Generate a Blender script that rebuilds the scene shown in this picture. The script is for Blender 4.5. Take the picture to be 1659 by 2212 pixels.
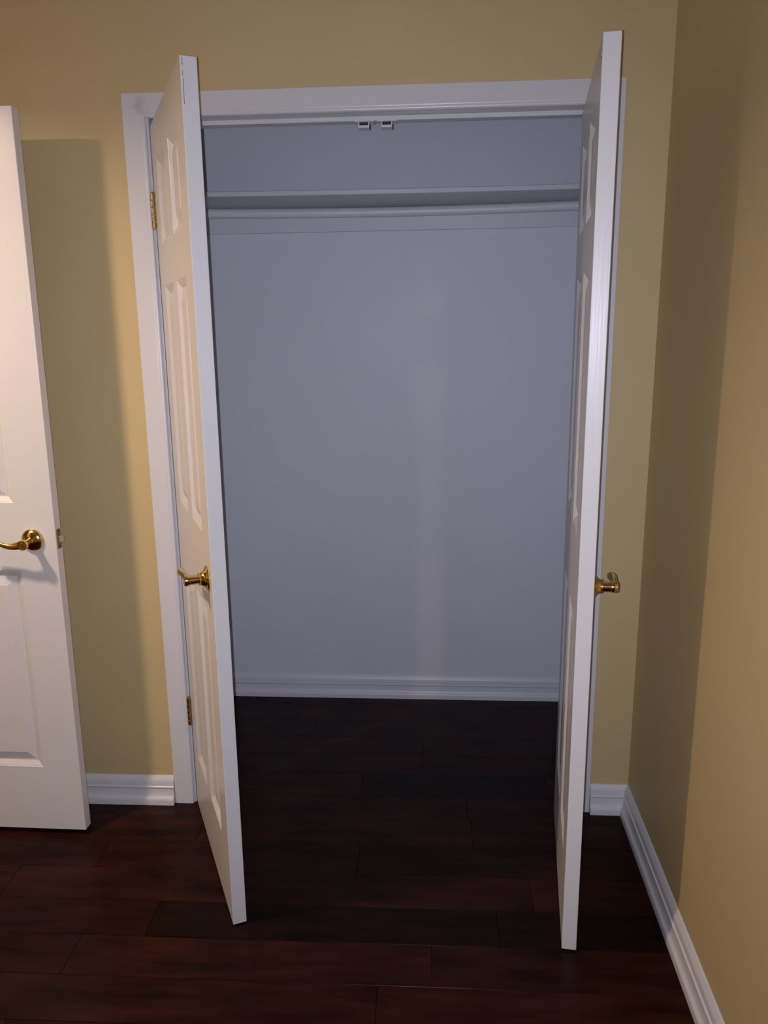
import bpy, bmesh, math, random
from mathutils import Matrix, Vector

random.seed(7)
for o in list(bpy.data.objects):
    bpy.data.objects.remove(o, do_unlink=True)
scene = bpy.context.scene
COL = scene.collection

# ------------------------------------------------------------------ camera
CAM = Vector((0.814, -2.28761, 1.4858))
FW = Vector((-0.059717, 0.972789, -0.223866))
RT = Vector((0.998215, 0.058302, -0.012929))
UP = Vector((-0.000475, 0.224238, 0.974534))
cd = bpy.data.cameras.new('camera')
cam = bpy.data.objects.new('camera', cd)
COL.objects.link(cam)
cam.matrix_world = Matrix(((RT.x, UP.x, -FW.x, CAM.x), (RT.y, UP.y, -FW.y, CAM.y),
                           (RT.z, UP.z, -FW.z, CAM.z), (0, 0, 0, 1)))
cd.sensor_fit = 'HORIZONTAL'
cd.sensor_width = 36.0
cd.lens = 1718.07 / 1659 * 36.0
cd.shift_x = 13.33 / 1659
cd.shift_y = 8.52 / 1659
cd.clip_start = 0.02
scene.camera = cam

# ------------------------------------------------------------------ world, lights, exposure
w = bpy.data.worlds.new('world')
scene.world = w
w.use_nodes = True
w.node_tree.nodes['Background'].inputs[0].default_value = (0.02, 0.02, 0.02, 1)
w.node_tree.nodes['Background'].inputs[1].default_value = 1.0

LAMP = Vector((-0.82, -0.94, 2.25))          # small drum lamp under the ceiling, built further down
LAMP_R = 0.055
LAMP_POWER = 950.0                           # emission strength of its diffuser
LAMP_COL = (1.0, 0.74, 0.545)

# the photograph was taken with the phone's flash: a tiny cool lamp just left of the lens
fl = bpy.data.lights.new('phone_flash', 'SPOT')
fl.energy = 98.0
fl.color = (0.74, 0.785, 1.0)
fl.spot_size = math.radians(118)
fl.spot_blend = 1.0
fl.shadow_soft_size = 0.0025
flo = bpy.data.objects.new('phone_flash', fl)
COL.objects.link(flo)
M = cam.matrix_world.copy()
M.translation = CAM - RT * 0.015
flo.matrix_world = M

vs = scene.view_settings
vs.view_transform = 'Standard'
vs.look = 'None'
vs.exposure = 0.0
vs.gamma = 1.0
vs.use_curve_mapping = False


# ------------------------------------------------------------------ materials
def mat(name):
    m = bpy.data.materials.new(name)
    m.use_nodes = True
    nt = m.node_tree
    return m, nt, nt.nodes['Principled BSDF']


def add(nt, typ, **kw):
    n = nt.nodes.new(typ)
    for k, v in kw.items():
        setattr(n, k, v)
    return n


def paint(name, col, rough, var=0.03, bump=0.05, scale=220.0, stretch=(1, 1, 1), dirt=None):
    """Wall or trim paint: slight tone drift and a fine roller or brush relief."""
    m, nt, b = mat(name)
    tc = add(nt, 'ShaderNodeTexCoord')
    mp = add(nt, 'ShaderNodeMapping')
    mp.inputs['Scale'].default_value = stretch
    nt.links.new(tc.outputs['Object'], mp.inputs[0])
    n1 = add(nt, 'ShaderNodeTexNoise')
    n1.inputs['Scale'].default_value = 3.0
    nt.links.new(tc.outputs['Object'], n1.inputs['Vector'])
    cr = add(nt, 'ShaderNodeValToRGB')
    cr.color_ramp.elements[0].position = 0.3
    cr.color_ramp.elements[1].position = 0.7
    cr.color_ramp.elements[0].color = tuple(c * (1 - var) for c in col) + (1,)
    cr.color_ramp.elements[1].color = tuple(min(1, c * (1 + var)) for c in col) + (1,)
    nt.links.new(n1.outputs['Fac'], cr.inputs[0])
    nt.links.new(cr.outputs[0], b.inputs['Base Color'])
    n2 = add(nt, 'ShaderNodeTexNoise')
    n2.inputs['Scale'].default_value = scale
    n2.inputs['Detail'].default_value = 3.0
    nt.links.new(mp.outputs[0], n2.inputs['Vector'])
    bp = add(nt, 'ShaderNodeBump')
    bp.inputs['Strength'].default_value = bump
    bp.inputs['Distance'].default_value = 0.002
    nt.links.new(n2.outputs['Fac'], bp.inputs['Height'])
    nt.links.new(bp.outputs[0], b.inputs['Normal'])
    b.inputs['Roughness'].default_value = rough
    return m


M_TAN = paint('tan_wall_paint', (0.56, 0.435, 0.215), 0.55, 0.02, 0.12, 260)
M_CEIL = paint('ceiling_paint', (0.75, 0.74, 0.72), 0.8, 0.02, 0.1, 200)
M_CLOSET = paint('closet_wall_paint', (0.70, 0.71, 0.745), 0.5, 0.02, 0.1, 260)
M_TRIM = paint('white_trim_paint', (0.66, 0.645, 0.645), 0.32, 0.015, 0.12, 160, (1, 1, 0.06))
M_HEAD = paint('white_head_trim_paint', (0.66, 0.645, 0.645), 0.32, 0.015, 0.12, 160, (0.06, 1, 1))
M_DOOR = paint('white_door_paint', (0.68, 0.66, 0.64), 0.30, 0.012, 0.10, 160, (1, 1, 0.05))
M_SHELF = paint('shelf_paint', (0.66, 0.66, 0.69), 0.4, 0.02, 0.08, 150, (0.06, 1, 1))


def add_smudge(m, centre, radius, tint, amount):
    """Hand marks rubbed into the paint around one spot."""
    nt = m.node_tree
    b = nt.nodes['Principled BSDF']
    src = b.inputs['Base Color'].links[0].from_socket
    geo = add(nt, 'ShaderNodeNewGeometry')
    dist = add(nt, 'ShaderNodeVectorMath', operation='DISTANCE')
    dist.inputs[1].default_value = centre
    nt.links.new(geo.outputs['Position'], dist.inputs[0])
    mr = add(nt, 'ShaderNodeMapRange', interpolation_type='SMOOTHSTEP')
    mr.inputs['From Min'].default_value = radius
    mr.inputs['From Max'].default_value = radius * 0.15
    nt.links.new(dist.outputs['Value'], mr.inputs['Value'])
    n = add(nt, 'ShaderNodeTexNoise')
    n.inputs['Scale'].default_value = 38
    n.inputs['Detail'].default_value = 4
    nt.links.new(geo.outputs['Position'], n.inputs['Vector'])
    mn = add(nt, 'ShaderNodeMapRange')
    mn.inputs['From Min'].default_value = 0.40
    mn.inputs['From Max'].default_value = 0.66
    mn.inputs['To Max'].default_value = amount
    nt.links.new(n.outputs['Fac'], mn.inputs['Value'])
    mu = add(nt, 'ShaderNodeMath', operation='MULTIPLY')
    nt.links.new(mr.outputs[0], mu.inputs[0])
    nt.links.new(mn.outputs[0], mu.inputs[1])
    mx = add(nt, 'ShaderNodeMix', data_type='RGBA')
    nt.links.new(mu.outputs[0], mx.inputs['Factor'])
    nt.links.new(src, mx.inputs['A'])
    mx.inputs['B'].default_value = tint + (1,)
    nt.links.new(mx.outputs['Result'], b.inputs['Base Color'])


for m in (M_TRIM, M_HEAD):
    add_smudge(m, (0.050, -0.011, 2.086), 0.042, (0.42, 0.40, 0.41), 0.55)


def simple(name, col, rough, metal=0.0, emit=None, est=0.0):
    m, nt, b = mat(name)
    b.inputs['Base Color'].default_value = col + (1,)
    b.inputs['Roughness'].default_value = rough
    b.inputs['Metallic'].default_value = metal
    if emit:
        b.inputs['Emission Color'].default_value = emit + (1,)
        b.inputs['Emission Strength'].default_value = est
    return m


def brass_mat():
    m, nt, b = mat('polished_brass')
    b.inputs['Metallic'].default_value = 1.0
    b.inputs['Base Color'].default_value = (0.74, 0.53, 0.21, 1)
    n = add(nt, 'ShaderNodeTexNoise')
    n.inputs['Scale'].default_value = 90
    mr = add(nt, 'ShaderNodeMapRange')
    mr.inputs['To Min'].default_value = 0.10
    mr.inputs['To Max'].default_value = 0.20
    nt.links.new(n.outputs['Fac'], mr.inputs['Value'])
    nt.links.new(mr.outputs[0], b.inputs['Roughness'])
    return m


M_BRASS = brass_mat()
M_OLDBRASS = simple('dull_brass', (0.42, 0.30, 0.13), 0.30, 1.0)
M_STEEL = simple('satin_steel', (0.62, 0.58, 0.52), 0.35, 0.9)
M_DARK = simple('dark_recess', (0.012, 0.012, 0.016), 0.6)
M_PLASTIC = simple('white_plastic', (0.68, 0.68, 0.70), 0.4)
M_DIFF = simple('lamp_diffuser', (0.9, 0.88, 0.82), 0.5, 0.0, LAMP_COL, LAMP_POWER)


def wood_mat():
    m, nt, b = mat('dark_hardwood')
    tc = add(nt, 'ShaderNodeTexCoord')
    oi = add(nt, 'ShaderNodeObjectInfo')
    geo = add(nt, 'ShaderNodeNewGeometry')
    off = add(nt, 'ShaderNodeVectorMath', operation='SCALE')
    off.inputs[0].default_value = (13.7, 5.1, 3.3)
    nt.links.new(oi.outputs['Random'], off.inputs['Scale'])
    ad = add(nt, 'ShaderNodeVectorMath', operation='ADD')
    nt.links.new(geo.outputs['Position'], ad.inputs[0])
    nt.links.new(off.outputs[0], ad.inputs[1])
    mp = add(nt, 'ShaderNodeMapping')
    mp.inputs['Scale'].default_value = (1.6, 26, 1)
    nt.links.new(ad.outputs[0], mp.inputs[0])
    n1 = add(nt, 'ShaderNodeTexNoise')
    n1.inputs['Scale'].default_value = 3.0
    n1.inputs['Detail'].default_value = 6.0
    n1.inputs['Roughness'].default_value = 0.65
    nt.links.new(mp.outputs[0], n1.inputs['Vector'])
    mp2 = add(nt, 'ShaderNodeMapping')
    mp2.inputs['Scale'].default_value = (2.2, 8, 1)
    nt.links.new(ad.outputs[0], mp2.inputs[0])
    n2 = add(nt, 'ShaderNodeTexNoise')
    n2.inputs['Scale'].default_value = 2.6
    n2.inputs['Detail'].default_value = 3.0
    nt.links.new(mp2.outputs[0], n2.inputs['Vector'])
    mx = add(nt, 'ShaderNodeMath', operation='MULTIPLY_ADD')
    nt.links.new(n1.outputs['Fac'], mx.inputs[0])
    mx.inputs[1].default_value = 0.45
    nt.links.new(n2.outputs['Fac'], mx.inputs[2])
    cr = add(nt, 'ShaderNodeValToRGB')
    e = cr.color_ramp.elements
    e[0].position = 0.5
    e[0].color = (0.45, 0.42, 0.42, 1)
    e[1].position = 0.95
    e[1].color = (1.45, 1.40, 1.35, 1)
    nt.links.new(mx.outputs[0], cr.inputs[0])
    mu = add(nt, 'ShaderNodeMix', data_type='RGBA', blend_type='MULTIPLY')
    mu.inputs['Factor'].default_value = 1.0
    nt.links.new(oi.outputs['Color'], mu.inputs['A'])
    nt.links.new(cr.outputs[0], mu.inputs['B'])
    nt.links.new(mu.outputs['Result'], b.inputs['Base Color'])
    b.inputs['Roughness'].default_value = 0.27
    b.inputs['Specular IOR Level'].default_value = 0.07
    bp = add(nt, 'ShaderNodeBump')
    bp.inputs['Strength'].default_value = 0.06
    bp.inputs['Distance'].default_value = 0.001
    nt.links.new(n1.outputs['Fac'], bp.inputs['Height'])
    nt.links.new(bp.outputs[0], b.inputs['Normal'])
    return m


M_WOOD = wood_mat()


# ------------------------------------------------------------------ mesh helpers
class MB:
    def __init__(self):
        self.v, self.f = [], []

    def box(self, x0, x1, y0, y1, z0, z1):
        i = len(self.v)
        self.v += [(x, y, z) for z in (z0, z1) for y in (y0, y1) for x in (x0, x1)]
        self.f += [tuple(i + k for k in q) for q in
                   ((0, 2, 3, 1), (4, 5, 7, 6), (0, 1, 5, 4), (2, 6, 7, 3), (0, 4, 6, 2), (1, 3, 7, 5))]
        return self

    def rings(self, rs, cap=True, closed=True):
        """Skin a list of equally long vertex rings."""
        i = len(self.v)
        n = len(rs[0])
        for r in rs:
            self.v += [tuple(p) for p in r]
        m = n if closed else n - 1
        for a in range(len(rs) - 1):
            for k in range(m):
                k2 = (k + 1) % n
                self.f.append((i + a * n + k, i + a * n + k2, i + (a + 1) * n + k2, i + (a + 1) * n + k))
        if cap:
            self.f.append(tuple(i + k for k in range(n))[::-1])
            self.f.append(tuple(i + (len(rs) - 1) * n + k for k in range(n)))
        return self

    def lathe(self, prof, o, ax, seg=32):
        """prof = [(radius, distance)], revolved around axis ax from point o."""
        o, ax = Vector(o), Vector(ax).normalized()
        a = ax.orthogonal().normalized()
        b = ax.cross(a)
        rs = []
        for r, d in prof:
            r = max(r, 1e-4)
            rs.append([o + ax * d + (a * math.cos(t) + b * math.sin(t)) * r
                       for t in (2 * math.pi * k / seg for k in range(seg))])
        return self.rings(rs)

    def tube(self, pts, ra, rb, side, seg=20):
        """Elliptic tube along pts; ra along 'side', rb across."""
        pts = [Vector(p) for p in pts]
        rs = []
        for k, p in enumerate(pts):
            t = (pts[min(k + 1, len(pts) - 1)] - pts[max(k - 1, 0)]).normalized()
            s = Vector(side)
            s = (s - t * s.dot(t)).normalized()
            u = t.cross(s)
            rs.append([p + s * (ra[k] * math.cos(q)) + u * (rb[k] * math.sin(q))
                       for q in (2 * math.pi * j / seg for j in range(seg))])
        return self.rings(rs)

    def profile(self, A, B, n, prof, sA=0.0, sB=0.0):
        """Extrude prof [(t, z)] from A to B; t along n; ends sheared by s*t along the run."""
        A, B, n = Vector(A), Vector(B), Vector(n).normalized()
        d = (B - A).normalized()
        r0 = [A + n * t + d * (sA * t) + Vector((0, 0, z)) for t, z in prof]
        r1 = [B + n * t + d * (sB * t) + Vector((0, 0, z)) for t, z in prof]
        return self.rings([r0, r1])

    def build(self, name, material, parent=None, smooth=None, bevel=None, seg=2):
        me = bpy.data.meshes.new(name)
        me.from_pydata(self.v, [], self.f)
        bm = bmesh.new()
        bm.from_mesh(me)
        bmesh.ops.remove_doubles(bm, verts=bm.verts, dist=1e-6)
        bmesh.ops.recalc_face_normals(bm, faces=bm.faces)
        if bevel:
            es = [e for e in bm.edges if len(e.link_faces) == 2 and e.calc_face_angle(0) > math.radians(60)]
            bmesh.ops.bevel(bm, geom=es, offset=bevel, segments=seg, affect='EDGES', profile=0.5,
                            clamp_overlap=True)
        bm.to_mesh(me)
        bm.free()
        me.materials.append(material)
        o = bpy.data.objects.new(name, me)
        COL.objects.link(o)
        if parent:
            o.parent = parent
        if smooth is not None:
            for pl in me.polygons:
                pl.use_smooth = True
            me.set_sharp_from_angle(angle=math.radians(smooth))
        return o


def empty(name, loc=(0, 0, 0), rz=0.0):
    o = bpy.data.objects.new(name, None)
    o.empty_display_size = 0.1
    COL.objects.link(o)
    o.location = loc
    o.rotation_euler = (0, 0, rz)
    return o


def tag(o, label, cat=None, group=None, kind=None):
    o['label'] = label
    if cat:
        o['category'] = cat
    if group:
        o['group'] = group
    if kind:
        o['kind'] = kind
    return o


def S(o, label, cat):
    return tag(o, label, cat, kind='structure')


# ------------------------------------------------------------------ dimensions
W, H, CW = 1.3311, 2.1195, 0.0623        # casing outer width and height, casing board width
XR = 1.4498                              # right-hand wall at the corner
SL = 0.0244                              # that wall is out of square by 1.4 degrees
JX0, JX1, JZ = 0.0685, W - 0.0685, 2.058  # jamb faces and head jamb underside
WT = 0.115                               # stud wall thickness
CEIL = 2.44
XL = -1.09                               # left-hand wall of the room
YB = -3.4                                # wall behind the camera
HX = -2.2                                # far side of the hallway


def yback(x):
    return 0.80 - 0.0069 * (x - 0.2)


def xright(y):
    return XR + SL * y


def prism(mb, poly, z0, z1):
    mb.rings([[(x, y, z0) for x, y in poly], [(x, y, z1) for x, y in poly]])
    return mb


# ------------------------------------------------------------------ room shell
mb = MB()
JT = 0.019
mb.box(HX - 0.1, JX0 - JT, 0, WT, 0, CEIL)
mb.box(JX1 + JT, XR + 0.115, 0, WT, 0, CEIL)
mb.box(JX0 - JT, JX1 + JT, 0, WT, JZ + JT, CEIL)
S(mb.build('wall_front', M_TAN), 'tan painted wall around the closet opening', 'wall')

mb = MB()
prism(mb, [(xright(-0.0), 0), (xright(0) + 0.115, 0), (xright(YB) + 0.115, YB), (xright(YB), YB)], 0, CEIL)
S(mb.build('wall_right', M_TAN), 'tan painted wall to the right of the closet, crossed by a door shadow', 'wall')

DY0, DY1, DZ = -1.045, -0.150, 2.07      # doorway of the entry door in the left wall
mb = MB()
mb.box(XL - WT, XL, DY1, 0, 0, CEIL)
mb.box(XL - WT, XL, YB, DY0, 0, CEIL)
mb.box(XL - WT, XL, DY0, DY1, DZ, CEIL)
S(mb.build('wall_left', M_TAN), 'tan painted wall with the doorway of the bedroom door', 'wall')
S(MB().box(HX - 0.1, XR + 0.115, YB - 0.1, YB, 0, CEIL).build('wall_rear', M_TAN),
  'tan painted wall opposite the closet', 'wall')
S(MB().box(HX - 0.1, HX, YB, 0, 0, CEIL).build('wall_hall', M_TAN),
  'tan painted hallway wall beyond the doorway', 'wall')
S(MB().box(HX - 0.1, XR + 0.115, YB - 0.1, WT, CEIL, CEIL + 0.1).build('ceiling', M_CEIL),
  'white ceiling of the room', 'ceiling')

CX0, CX1 = -0.10, XR - 0.02              # inside of the closet
mb = MB()
prism(mb, [(CX0 - 0.1, yback(CX0 - 0.1)), (CX1 + 0.1, yback(CX1 + 0.1)),
           (CX1 + 0.1, yback(CX1) + 0.1), (CX0 - 0.1, yback(CX0) + 0.1)], 0, CEIL)
S(mb.build('wall_closet_back', M_CLOSET), 'pale grey-white back wall inside the closet', 'wall')
S(MB().box(CX0 - 0.1, CX0, WT, yback(CX0), 0, CEIL).build('wall_closet_left', M_CLOSET),
  'pale grey-white left side wall inside the closet', 'wall')
S(MB().box(CX1, CX1 + 0.1, WT, yback(CX1), 0, CEIL).build('wall_closet_right', M_CLOSET),
  'pale grey-white right side wall inside the closet', 'wall')
mb = MB()
mb.box(CX0, JX0 - JT, WT, WT + 0.012, 0, CEIL)
mb.box(JX1 + JT, CX1, WT, WT + 0.012, 0, CEIL)
mb.box(JX0 - JT, JX1 + JT, WT, WT + 0.012, JZ + JT, CEIL)
S(mb.build('wall_closet_front', M_CLOSET), 'pale grey-white inner face of the wall around the closet opening', 'wall')
S(MB().box(CX0 - 0.1, CX1 + 0.1, WT, 0.92, CEIL, CEIL + 0.1).build('ceiling_closet', M_CEIL),
  'white ceiling inside the closet', 'ceiling')

# ------------------------------------------------------------------ floor of separate planks
floor = S(MB().box(HX - 0.1, XR + 0.115, YB - 0.1, 0.92, -0.05, -0.014).build('floor', M_DARK),
          'dark stained hardwood plank floor', 'floor')
PW, PY = 0.1302, -0.0745
BASE = (0.0205, 0.0058, 0.0037)
known = {2: [0.806], 3: [0.806], 0: [0.947], -6: [-0.62, 0.703], -5: [-0.060, 0.829],
         -4: [0.100, 1.00], -3: [1.10, -0.35], 1: [0.60, 1.22], -1: [0.12, -0.8], -2: [0.62], 5: [0.30]}
special = {(-4, 0.100): 0.62, (-4, 1.00): 0.6, (1, 0.60): 0.72, (-5, -0.060): 1.12, (-6, 0.703): 1.2,
           (-3, -0.35): 1.1}
for r in range(-26, 7):
    y0 = PY + r * PW
    y1 = y0 + PW
    if y1 > 0.9:
        y1 = 0.9
    if y0 < YB:
        y0 = YB
    if y1 - y0 < 0.02:
        continue
    ends = sorted(known.get(r, []))
    lo, hi = HX, XR + 0.02
    if not ends:
        ends = [random.uniform(-0.2, 0.9)]
    while ends[0] - lo > 1.5:
        ends.insert(0, ends[0] - random.uniform(0.75, 1.25))
    while hi - ends[-1] > 1.3:
        ends.append(ends[-1] + random.uniform(0.75, 1.15))
    xs = [lo] + ends + [hi]
    for a, c in zip(xs[:-1], xs[1:]):
        g = 0.0005
        b = 0.0005
        x0, x1, u0, u1 = a + g, c - g, y0 + g, y1 - g
        m = MB()
        m.rings([[(x0, u0, -0.014), (x1, u0, -0.014), (x1, u1, -0.014), (x0, u1, -0.014)],
                 [(x0, u0, -b), (x1, u0, -b), (x1, u1, -b), (x0, u1, -b)],
                 [(x0 + b, u0 + b, 0), (x1 - b, u0 + b, 0), (x1 - b, u1 - b, 0), (x0 + b, u1 - b, 0)]])
        o = m.build('plank', M_WOOD, floor)
        k = special.get((r, round(a, 3)), random.choice((0.82, 0.92, 1.0, 1.06, 1.12)))
        t = random.uniform(-0.06, 0.06)
        if k < 0.75:
            t = -0.22
        o.color = (BASE[0] * k * (1 + t), BASE[1] * k, BASE[2] * k * (1 - t * 0.5), 1)

# ------------------------------------------------------------------ baseboards
BB = [(0, 0), (0.0257, 0), (0.0257, 0.015), (0.0247, 0.0205), (0.0222, 0.0245), (0.0185, 0.0275),
      (0.0162, 0.034), (0.0148, 0.044), (0.0140, 0.053), (0.0160, 0.0555), (0.0164, 0.0585), (0.0150, 0.0608),
      (0.0124, 0.0622), (0.0118, 0.0775), (0.0104, 0.0815), (0.0070, 0.0880), (0.0030, 0.0942), (0, 0.0946)]


def base(name, A, B, n, label, sA=0, sB=0, m=M_TRIM):
    o = MB().profile(A, B, n, BB, sA, sB).build(name, M_HEAD if m is None else m, smooth=35)
    return S(o, label, 'baseboard')


base('baseboard_left', (XL, 0, 0), (-0.001, 0, 0), (0, -1, 0),
     'white moulded baseboard between the bedroom door and the closet casing', 1, 0)
base('baseboard_corner', (W + 0.001, 0, 0), (XR, 0, 0), (0, -1, 0),
     'short white moulded baseboard between the closet casing and the room corner', 0, -1)
base('baseboard_right', (XR, 0, 0), (xright(YB), YB, 0), (-1, SL, 0),
     'white moulded baseboard along the right-hand wall', 1, -1)
base('baseboard_rear', (XL, YB, 0), (xright(YB), YB, 0), (0, 1, 0),
     'white moulded baseboard along the wall opposite the closet', 1, -1)
base('baseboard_wall_left', (XL, YB, 0), (XL, DY0 - 0.063, 0), (1, 0, 0),
     'white moulded baseboard along the wall with the doorway', 1, 0)
base('baseboard_closet', (CX0, yback(CX0), 0), (CX1, yback(CX1), 0), (-0.0069, -1, 0),
     'white moulded baseboard along the back wall inside the closet', 1, -1, M_SHELF)

# ------------------------------------------------------------------ closet casing and frame
# casing section: u from the outer edge inwards, t thickness off the wall
CS = [(0, 0), (0, 0.0085), (0.0015, 0.0100), (0.0480, 0.0112), (0.0510, 0.0108), (0.0525, 0.0096), (0.0540, 0.0100),
      (0.0580, 0.0092), (0.0608, 0.0068), (CW, 0.0030), (CW, 0)]


def casing(parent, x0, x1, h, cs, y=0.0, ny=-1):
    """Two sides and a head, mitred; lies on the plane y facing ny."""
    cw = cs[-1][0]
    for sx, xo in ((1, x0), (-1, x1)):
        lo = [(xo + sx * u, y + ny * t, 0.0) for u, t in cs]
        hi = [(xo + sx * u, y + ny * t, h - u - 0.0001) for u, t in cs]
        MB().rings([lo, hi]).build('side_casing', M_TRIM, parent, smooth=40)
    a = [(x0 + u + 0.0001, y + ny * t, h - u) for u, t in cs]
    b = [(x1 - u - 0.0001, y + ny * t, h - u) for u, t in cs]
    MB().rings([a, b]).build('head_casing', M_HEAD, parent, smooth=40)


trim = S(empty('trim_1', (0, 0, 0)), 'white mitred casing boards around the closet opening', 'door casing')
casing(trim, 0.0, W, H, CS)

fr = S(empty('trim_2', (0, 0, 0)), 'white closet door frame with jambs and door stops', 'door frame')
MB().box(JX0 - JT, JX0, -0.0005, WT + 0.012, 0, JZ + JT).build('jamb', M_TRIM, fr, bevel=0.0012)
MB().box(JX1, JX1 + JT, -0.0005, WT + 0.012, 0, JZ + JT).build('jamb', M_TRIM, fr, bevel=0.0012)
MB().box(JX0, JX1, -0.0005, WT + 0.012, JZ, JZ + JT).build('head_jamb', M_HEAD, fr, bevel=0.0012)
MB().box(JX0, JX0 + 0.011, 0.040, 0.074, 0, JZ).build('door_stop', M_TRIM, fr, bevel=0.002)
MB().box(JX1 - 0.011, JX1, 0.040, 0.074, 0, JZ).build('door_stop', M_TRIM, fr, bevel=0.002)
MB().box(JX0 + 0.011, JX1 - 0.011, 0.040, 0.074, JZ - 0.0125, JZ).build('head_stop', M_HEAD, fr, bevel=0.002)

# doorway of the bedroom door in the left wall (out of the picture)
fr = S(empty('trim_3', (0, 0, 0)), 'white frame and casing of the bedroom doorway', 'door frame')
MB().box(XL - WT, XL + 0.0005, DY1 - 0.019, DY1, 0, DZ).build('jamb', M_TRIM, fr)
MB().box(XL - WT, XL + 0.0005, DY0, DY0 + 0.019, 0, DZ).build('jamb', M_TRIM, fr)
MB().box(XL - WT, XL + 0.0005, DY0 + 0.019, DY1 - 0.019, DZ - 0.019, DZ).build('head_jamb', M_TRIM, fr)
MB().box(XL, XL + 0.011, DY0 - 0.06, DY0 + 0.012, 0, DZ + 0.05).build('side_casing', M_TRIM, fr, bevel=0.002)
MB().box(XL, XL + 0.011, DY1 - 0.012, DY1 + 0.06, 0, DZ + 0.05).build('side_casing', M_TRIM, fr, bevel=0.002)
MB().box(XL, XL + 0.011, DY0 + 0.012, DY1 - 0.012, DZ - 0.012, DZ + 0.05).build('head_casing', M_TRIM, fr, bevel=0.002)


# ------------------------------------------------------------------ panelled doors
# local frame: x from hinge edge (times sg), y from the outer face (0) into the leaf, z up from the bottom edge
ROWS = [(0.210, 0.826), (1.022, 1.612), (1.718, 1.932)]
MOULD = [(0, 0), (0.0015, 0.0013), (0.0040, 0.0020), (0.0155, 0.0085), (0.0175, 0.0095)]
FIELD = [(0.0175, 0.0095), (0.0215, 0.0095), (0.0440, 0.0032), (0.0460, 0.0026)]


def leaf(parent, w, h, th, cols, sg):
    xs = sorted([0, w] + [c for p in cols for c in p])
    zs = sorted([0, h] + [c for p in ROWS for c in p])
    mb = MB()
    for side in (0, 1):
        yy = th if side else 0.0
        for i in range(len(xs) - 1):
            for k in range(len(zs) - 1):
                if (xs[i], xs[i + 1]) in cols and (zs[k], zs[k + 1]) in ROWS:
                    continue
                n = len(mb.v)
                mb.v += [(sg * xs[i], yy, zs[k]), (sg * xs[i + 1], yy, zs[k]),
                         (sg * xs[i + 1], yy, zs[k + 1]), (sg * xs[i], yy, zs[k + 1])]
                mb.f.append((n, n + 1, n + 2, n + 3))
    for i in range(len(xs) - 1):
        for z in (0, h):
            n = len(mb.v)
            mb.v += [(sg * xs[i], 0, z), (sg * xs[i + 1], 0, z), (sg * xs[i + 1], th, z), (sg * xs[i], th, z)]
            mb.f.append((n, n + 1, n + 2, n + 3))
    for k in range(len(zs) - 1):
        for x in (0, w):
            n = len(mb.v)
            mb.v += [(sg * x, 0, zs[k]), (sg * x, 0, zs[k + 1]), (sg * x, th, zs[k + 1]), (sg * x, th, zs[k])]
            mb.f.append((n, n + 1, n + 2, n + 3))

    def loop(x0, x1, z0, z1, i, y):
        return [(sg * (x0 + i), y, z0 + i), (sg * (x1 - i), y, z0 + i),
                (sg * (x1 - i), y, z1 - i), (sg * (x0 + i), y, z1 - i)]
    for x0, x1 in cols:
        for z0, z1 in ROWS:
            rs = [loop(x0, x1, z0, z1, i, d) for i, d in MOULD] + \
                 [loop(x0, x1, z0, z1, i, th - d) for i, d in reversed(MOULD)]
            mb.rings(rs, cap=False)
    mb.build('slab', M_DOOR, parent, bevel=0.0016)
    shared = {}
    for z0, z1 in ROWS:
        for x0, x1 in cols:
            key = (round(x1 - x0, 4), z0)
            if key not in shared:
                pw, ph = x1 - x0, z1 - z0
                rs = [loop(0, pw, 0, ph, i, d) for i, d in FIELD[::-1]] + \
                     [loop(0, pw, 0, ph, i, th - d) for i, d in FIELD]
                o = MB().rings(rs).build('panel', M_DOOR, parent)
                shared[key] = o.data
            else:
                o = bpy.data.objects.new('panel', shared[key])
                COL.objects.link(o)
                o.parent = parent
            o.location = (sg * x0, 0, z0)


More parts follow.
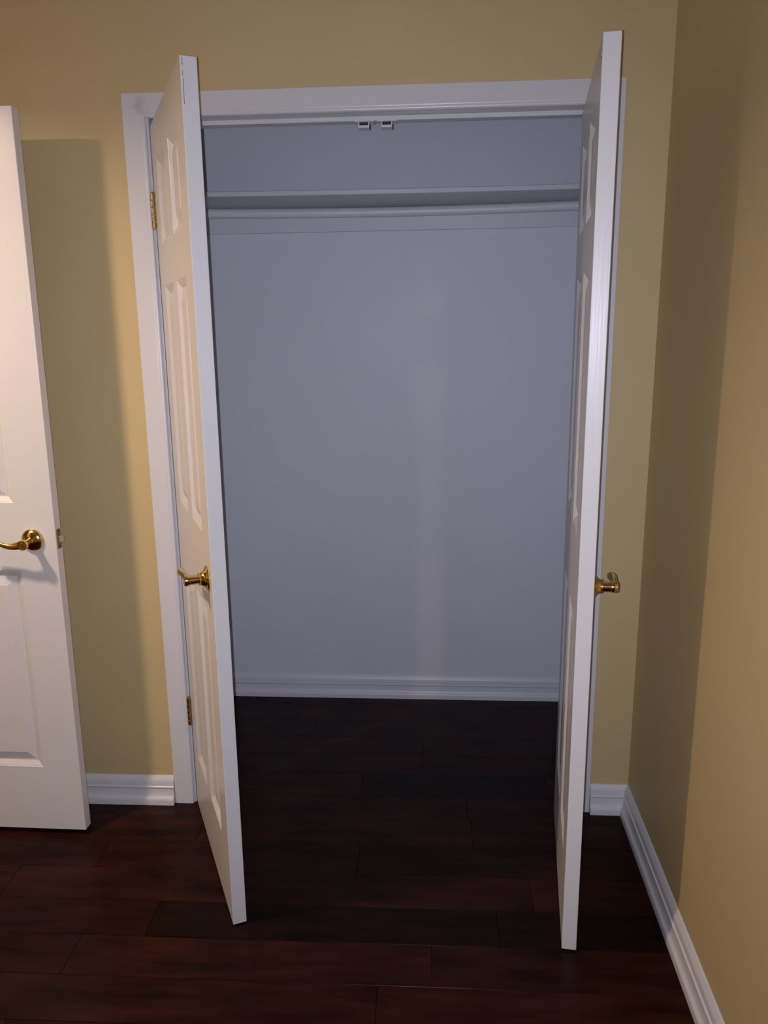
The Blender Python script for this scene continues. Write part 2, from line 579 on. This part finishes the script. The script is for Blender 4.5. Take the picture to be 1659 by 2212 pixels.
def lever_handle(parent, x, z, sg, y, out, style):
    """out = -1: on the outer face (local -y), +1: on the inner face."""
    o = Vector((x * sg, y, z))
    ax = Vector((0, out, 0))
    hd = Vector((-sg, 0, 0))
    Z = Vector((0, 0, 1))
    if style == 'flared':
        neck = MB().lathe([(0.0116, 0.016), (0.0116, 0.0415), (0.0128, 0.0425), (0.0131, 0.0455), (0.0131, 0.0535),
                           (0.0122, 0.0560), (0.0085, 0.0572), (0.0, 0.0574)], o, ax, 36).build('handle', M_BRASS, parent, smooth=30)
        MB().lathe([(0.0, 0.0), (0.0312, 0.0), (0.0315, 0.0020), (0.0302, 0.0036), (0.0262, 0.0052), (0.0214, 0.0080),
                    (0.0178, 0.0118), (0.0158, 0.0158), (0.0152, 0.0180), (0.0158, 0.0192), (0.0158, 0.0214),
                    (0.0144, 0.0224), (0.0116, 0.0228)], o, ax, 44).build('rosette', M_BRASS, neck, smooth=30)
        n = 15
        pts, ra, rb = [], [], []
        for k in range(n):
            t = k / (n - 1)
            d = 0.0475 + 0.0075 * t - 0.0050 * max(0, t - 0.72) / 0.28
            pts.append(o + hd * (0.104 * t) + ax * d + Z * (0.0030 * math.sin(math.pi * 1.5 * t)))
            e = 1.0 if t < 0.88 else max(0.30, 1 - ((t - 0.88) / 0.12) ** 2 * 0.70)
            ra.append((0.0085 + 0.0016 * max(0, t - 0.6) / 0.4) * e)
            rb.append((0.0110 - 0.0030 * math.sin(math.pi * t)) * e)
        MB().tube(pts, ra, rb, ax, 20).build('lever', M_BRASS, neck, smooth=40)
    else:
        neck = MB().lathe([(0.0105, 0.014), (0.0105, 0.040), (0.0125, 0.046), (0.0140, 0.050), (0.0146, 0.0545), (0.0146, 0.0595),
                           (0.0136, 0.0615), (0.0122, 0.0620), (0.0116, 0.0608), (0.0066, 0.0608), (0.0060, 0.0620),
                           (0.0036, 0.0622), (0.0, 0.0622)], o, ax, 36).build('handle', M_BRASS, parent, smooth=30)
        MB().lathe([(0.0, 0.0), (0.0322, 0.0), (0.0326, 0.0020), (0.0318, 0.0042), (0.0300, 0.0068), (0.0262, 0.0100),
                    (0.0212, 0.0128), (0.0160, 0.0146), (0.0118, 0.0156), (0.0105, 0.0166)],
                   o, ax, 48).build('rosette', M_BRASS, neck, smooth=40)
        n = 22
        pts, ra, rb = [], [], []
        for k in range(n):
            t = k / (n - 1)
            zz = -0.0055 * math.sin(math.pi * min(1, t * 2.1)) + 0.0110 * max(0, t - 0.28) ** 1.2 - 0.010 * max(0, t - 0.70)
            d = 0.0545
            pts.append(o + hd * (0.004 + 0.128 * t) + ax * d + Z * zz)
            e = 1.0 if t < 0.92 else max(0.35, 1 - ((t - 0.92) / 0.08) ** 2 * 0.65)
            ra.append((0.0060 + 0.0020 * t) * e)
            rb.append((0.0120 * (1 - t) ** 3 + 0.0062 * (1 - (1 - t) ** 3)) * e)
        MB().tube(pts, ra, rb, ax, 20).build('lever', M_BRASS, neck, smooth=40)
    return neck


def hinge(parent, z, sg, th, hl=0.092):
    """Butt hinge: knuckles at the pin (local origin line), leaf plate on the door edge."""
    px, py = -0.0015 * sg, -0.0060
    mb = MB().lathe([(0.0, -0.003), (0.0022, -0.002), (0.0030, 0.0), (0.0030, hl), (0.0044, hl + 0.001),
                     (0.0040, hl + 0.0035), (0.0, hl + 0.0045)], (px, py, z), (0, 0, 1), 14)
    mb.box(min(-0.0008 * sg, 0), max(-0.0008 * sg, 0), py, 0.028, z, z + hl)
    h = mb.build('hinge', M_OLDBRASS, parent, smooth=35)
    n = 5
    first = None
    for k in range(n):
        a, b = z + hl * k / n + 0.0008, z + hl * (k + 1) / n - 0.0008
        if first is None:
            first = MB().lathe([(0.0052, 0.0), (0.0060, 0.0006), (0.0060, b - a - 0.0006), (0.0052, b - a)],
                               (0, 0, 0), (0, 0, 1), 18).build('knuckle', M_OLDBRASS, h, smooth=35)
            o = first
        else:
            o = bpy.data.objects.new('knuckle', first.data)
            COL.objects.link(o)
            o.parent = h
        o.location = (px, py, a)
    return h


LW, LH, TH = 0.598, 2.0305, 0.035
COLS = [(0.100, 0.262), (0.336, 0.498)]


def closet_door(name, hx, ang, sg, label):
    # root placed where the outer hinge corner stands once the leaf is open
    r = empty(name, (hx, -0.008, 0.0048), math.radians(-ang * sg))
    S(r, label, 'door')
    leaf(r, LW, LH, TH, COLS, sg)
    lever_handle(r, 0.538, 0.9165, sg, 0.0, -1, 'flared')
    hinge(r, 1.770, sg, TH)
    hinge(r, 0.275, sg, TH)
    return r


dl = closet_door('door_1', 0.0735, 65.6, 1,
                 'white six-panel closet door half open with brass hinges showing beside the casing')
dr = closet_door('door_2', 1.2567, 82.96, -1,
                 'white six-panel closet door swung open beside the right-hand wall')
# open glue line between skin and stile at the top of the left leaf's leading edge
for za, zb, wd in ((2.012, 2.026, 0.0011), (1.992, 2.003, 0.0008), (1.940, 1.988, 0.0009)):
    MB().box(LW - 0.0006, LW + 0.00015, 0.0045, 0.0045 + wd, za, zb).build('edge_crack', M_DARK, dl)
# strike plate for the catch on the inner face of the right leaf
MB().box(-0.592, -0.574, TH - 0.0002, TH + 0.0022, 1.992, 2.024).build('catch_plate', M_STEEL, dr, bevel=0.0005)

# bedroom door, standing open in front of the wall
EW = 0.862
root = empty('door_3', (-0.2215 - EW * math.cos(math.radians(0.8)), -0.1890 + EW * math.sin(math.radians(0.8)) + 0.0, 0.0195), math.radians(-0.8))
root.rotation_euler[1] = 0.0034
S(root, 'white six-panel bedroom door with brass lever and latch, standing open before the wall', 'door')
leaf(root, EW, 2.0335, TH, [(0.112, 0.388), (0.474, 0.750)], 1)
lever_handle(root, EW - 0.0675, 0.916, 1, 0.0, -1, 'wave')
lever_handle(root, EW - 0.0675, 0.916, 1, TH, 1, 'wave')
for z in (0.25, 1.00, 1.76):
    hinge(root, z, 1, TH)
lt = MB().box(EW - 0.0005, EW + 0.0012, 0.0060, 0.0290, 0.9165 - 0.0285, 0.9165 + 0.0285).build('latch', M_OLDBRASS, root, bevel=0.0004)
mb = MB()
z0, z1 = 0.9165 - 0.009, 0.9165 + 0.009
mb.rings([[(EW, 0.0105, z0), (EW, 0.0245, z0), (EW, 0.0245, z1), (EW, 0.0105, z1)],
          [(EW + 0.0045, 0.0105, z0), (EW + 0.012, 0.0245, z0), (EW + 0.012, 0.0245, z1), (EW + 0.0045, 0.0105, z1)]])
mb.build('latch_bolt', M_STEEL, lt, bevel=0.0006)
for zz in (0.9165 - 0.0215, 0.9165 + 0.0215):
    MB().lathe([(0.0, 0.0), (0.0034, 0.0), (0.0030, 0.0004), (0.0008, 0.0002), (0, 0.0002)],
               (EW + 0.0012, 0.0175, zz), (1, 0, 0), 14).build('screw', M_DARK, lt)

# ------------------------------------------------------------------ roller catches under the head
for cx, lab in ((0.647, 'white plastic door catch under the closet head on the half-open hinged door side'),
                (0.709, 'white plastic door catch under the closet head on the side towards the room corner')):
    r = empty('door_catch', (cx, 0.055, JZ - 0.0125))
    tag(r, lab, 'catch', 'door catches under the closet head')
    MB().box(-0.027, 0.027, -0.017, 0.017, -0.0022, 0.0).build('mounting_plate', M_PLASTIC, r, bevel=0.0008)
    bd = MB()
    bd.box(-0.0145, -0.0120, -0.014, 0.014, -0.0150, -0.0022)
    bd.box(0.0120, 0.0145, -0.014, 0.014, -0.0150, -0.0022)
    bd.box(-0.0145, 0.0145, -0.016, 0.014, -0.0175, -0.0110)
    bd.build('housing', M_PLASTIC, r, bevel=0.0006)
    MB().box(-0.0120, 0.0120, -0.006, 0.012, -0.0110, -0.0022).build('roller_slot', M_DARK, r)

# ------------------------------------------------------------------ closet fittings
YF = 0.50
SZ = 1.937


def sag(x, a):
    t = (x - CX0) / (CX1 - CX0) * 2 - 1
    return -a * (1 - t * t)


N = 24
rs = []
for k in range(N + 1):
    x = CX0 + 0.001 + (CX1 - CX0 - 0.002) * k / N
    z = SZ + sag(x, 0.004) + 0.0035 * (0.5 - k / N)
    yb = yback(x) - 0.001
    rs.append([(x, YF + 0.002, z), (x, YF, z + 0.002), (x, YF, z + 0.0145), (x, YF + 0.002, z + 0.0165),
               (x, yb, z + 0.0165), (x, yb, z)])
o = MB().rings(rs).build('closet_shelf', M_SHELF, smooth=30)
tag(o, 'long white shelf board across the top of the closet', 'shelf')
CL = [(0, 0), (0.011, 0.0), (0.012, 0.001), (0.012, 0.080), (0, 0.080)]
o = MB().profile((CX0 + 0.001, yback(CX0), 1.852), (CX1 - 0.001, yback(CX1), 1.852), (-0.0069, -1, 0), CL).build('shelf_cleat', M_SHELF, smooth=30)
tag(o, 'thin white ledger strip on the closet back wall under the shelf', 'shelf support')
pts = [(CX0 + 0.001 + (CX1 - CX0 - 0.002) * k / 40, 0.52,
        1.8905 + sag(CX0 + (CX1 - CX0) * k / 40, 0.0115) + 0.002 * (0.5 - k / 40)) for k in range(41)]
o = MB().tube(pts, [0.0158] * 41, [0.0158] * 41, (0, 1, 0), 24).build('closet_rod', M_SHELF, smooth=40)
tag(o, 'white round hanging rod sagging beneath the closet shelf', 'rod')
for x, s in ((CX0 + 0.0005, 1), (CX1 - 0.0005, -1)):
    MB().lathe([(0, 0), (0.030, 0), (0.030, 0.004), (0.021, 0.008), (0.021, 0.016), (0.0165, 0.016)],
               (x, 0.52, 1.8905), (s, 0, 0), 28).build('rod_socket', M_PLASTIC, o, smooth=30)

# ------------------------------------------------------------------ ceiling lamp (its own light: the glowing diffuser)
lamp = empty('ceiling_lamp', (LAMP.x, LAMP.y, CEIL))
tag(lamp, 'small white drum lamp hanging on a stem from the ceiling, open below', 'lamp')
DZL = CEIL - LAMP.z                          # drop of the diffuser below the ceiling
LIP = 0.015                                  # the drum reaches this far below the diffuser
MB().lathe([(0, 0), (0.055, 0), (0.055, 0.008), (0.045, 0.016), (0, 0.018)], (0, 0, 0), (0, 0, -1), 36).build('canopy', M_PLASTIC, lamp, smooth=30)
MB().lathe([(0.009, 0.014), (0.009, DZL - 0.050)], (0, 0, 0), (0, 0, -1), 16).build('stem', M_PLASTIC, lamp, smooth=30)
RD = LAMP_R + 0.016
MB().lathe([(0, DZL - 0.055), (RD - 0.006, DZL - 0.055), (RD, DZL - 0.049), (RD, DZL + LIP), (RD - 0.003, DZL + LIP),
            (RD - 0.003, DZL - 0.004), (0, DZL - 0.004)], (0, 0, 0), (0, 0, -1), 44).build('shade', M_PLASTIC, lamp, smooth=30)
MB().lathe([(0, 0), (LAMP_R, 0), (LAMP_R, 0.002), (0, 0.002)], (0, 0, -DZL + 0.002), (0, 0, -1), 44).build('diffuser', M_DIFF, lamp)
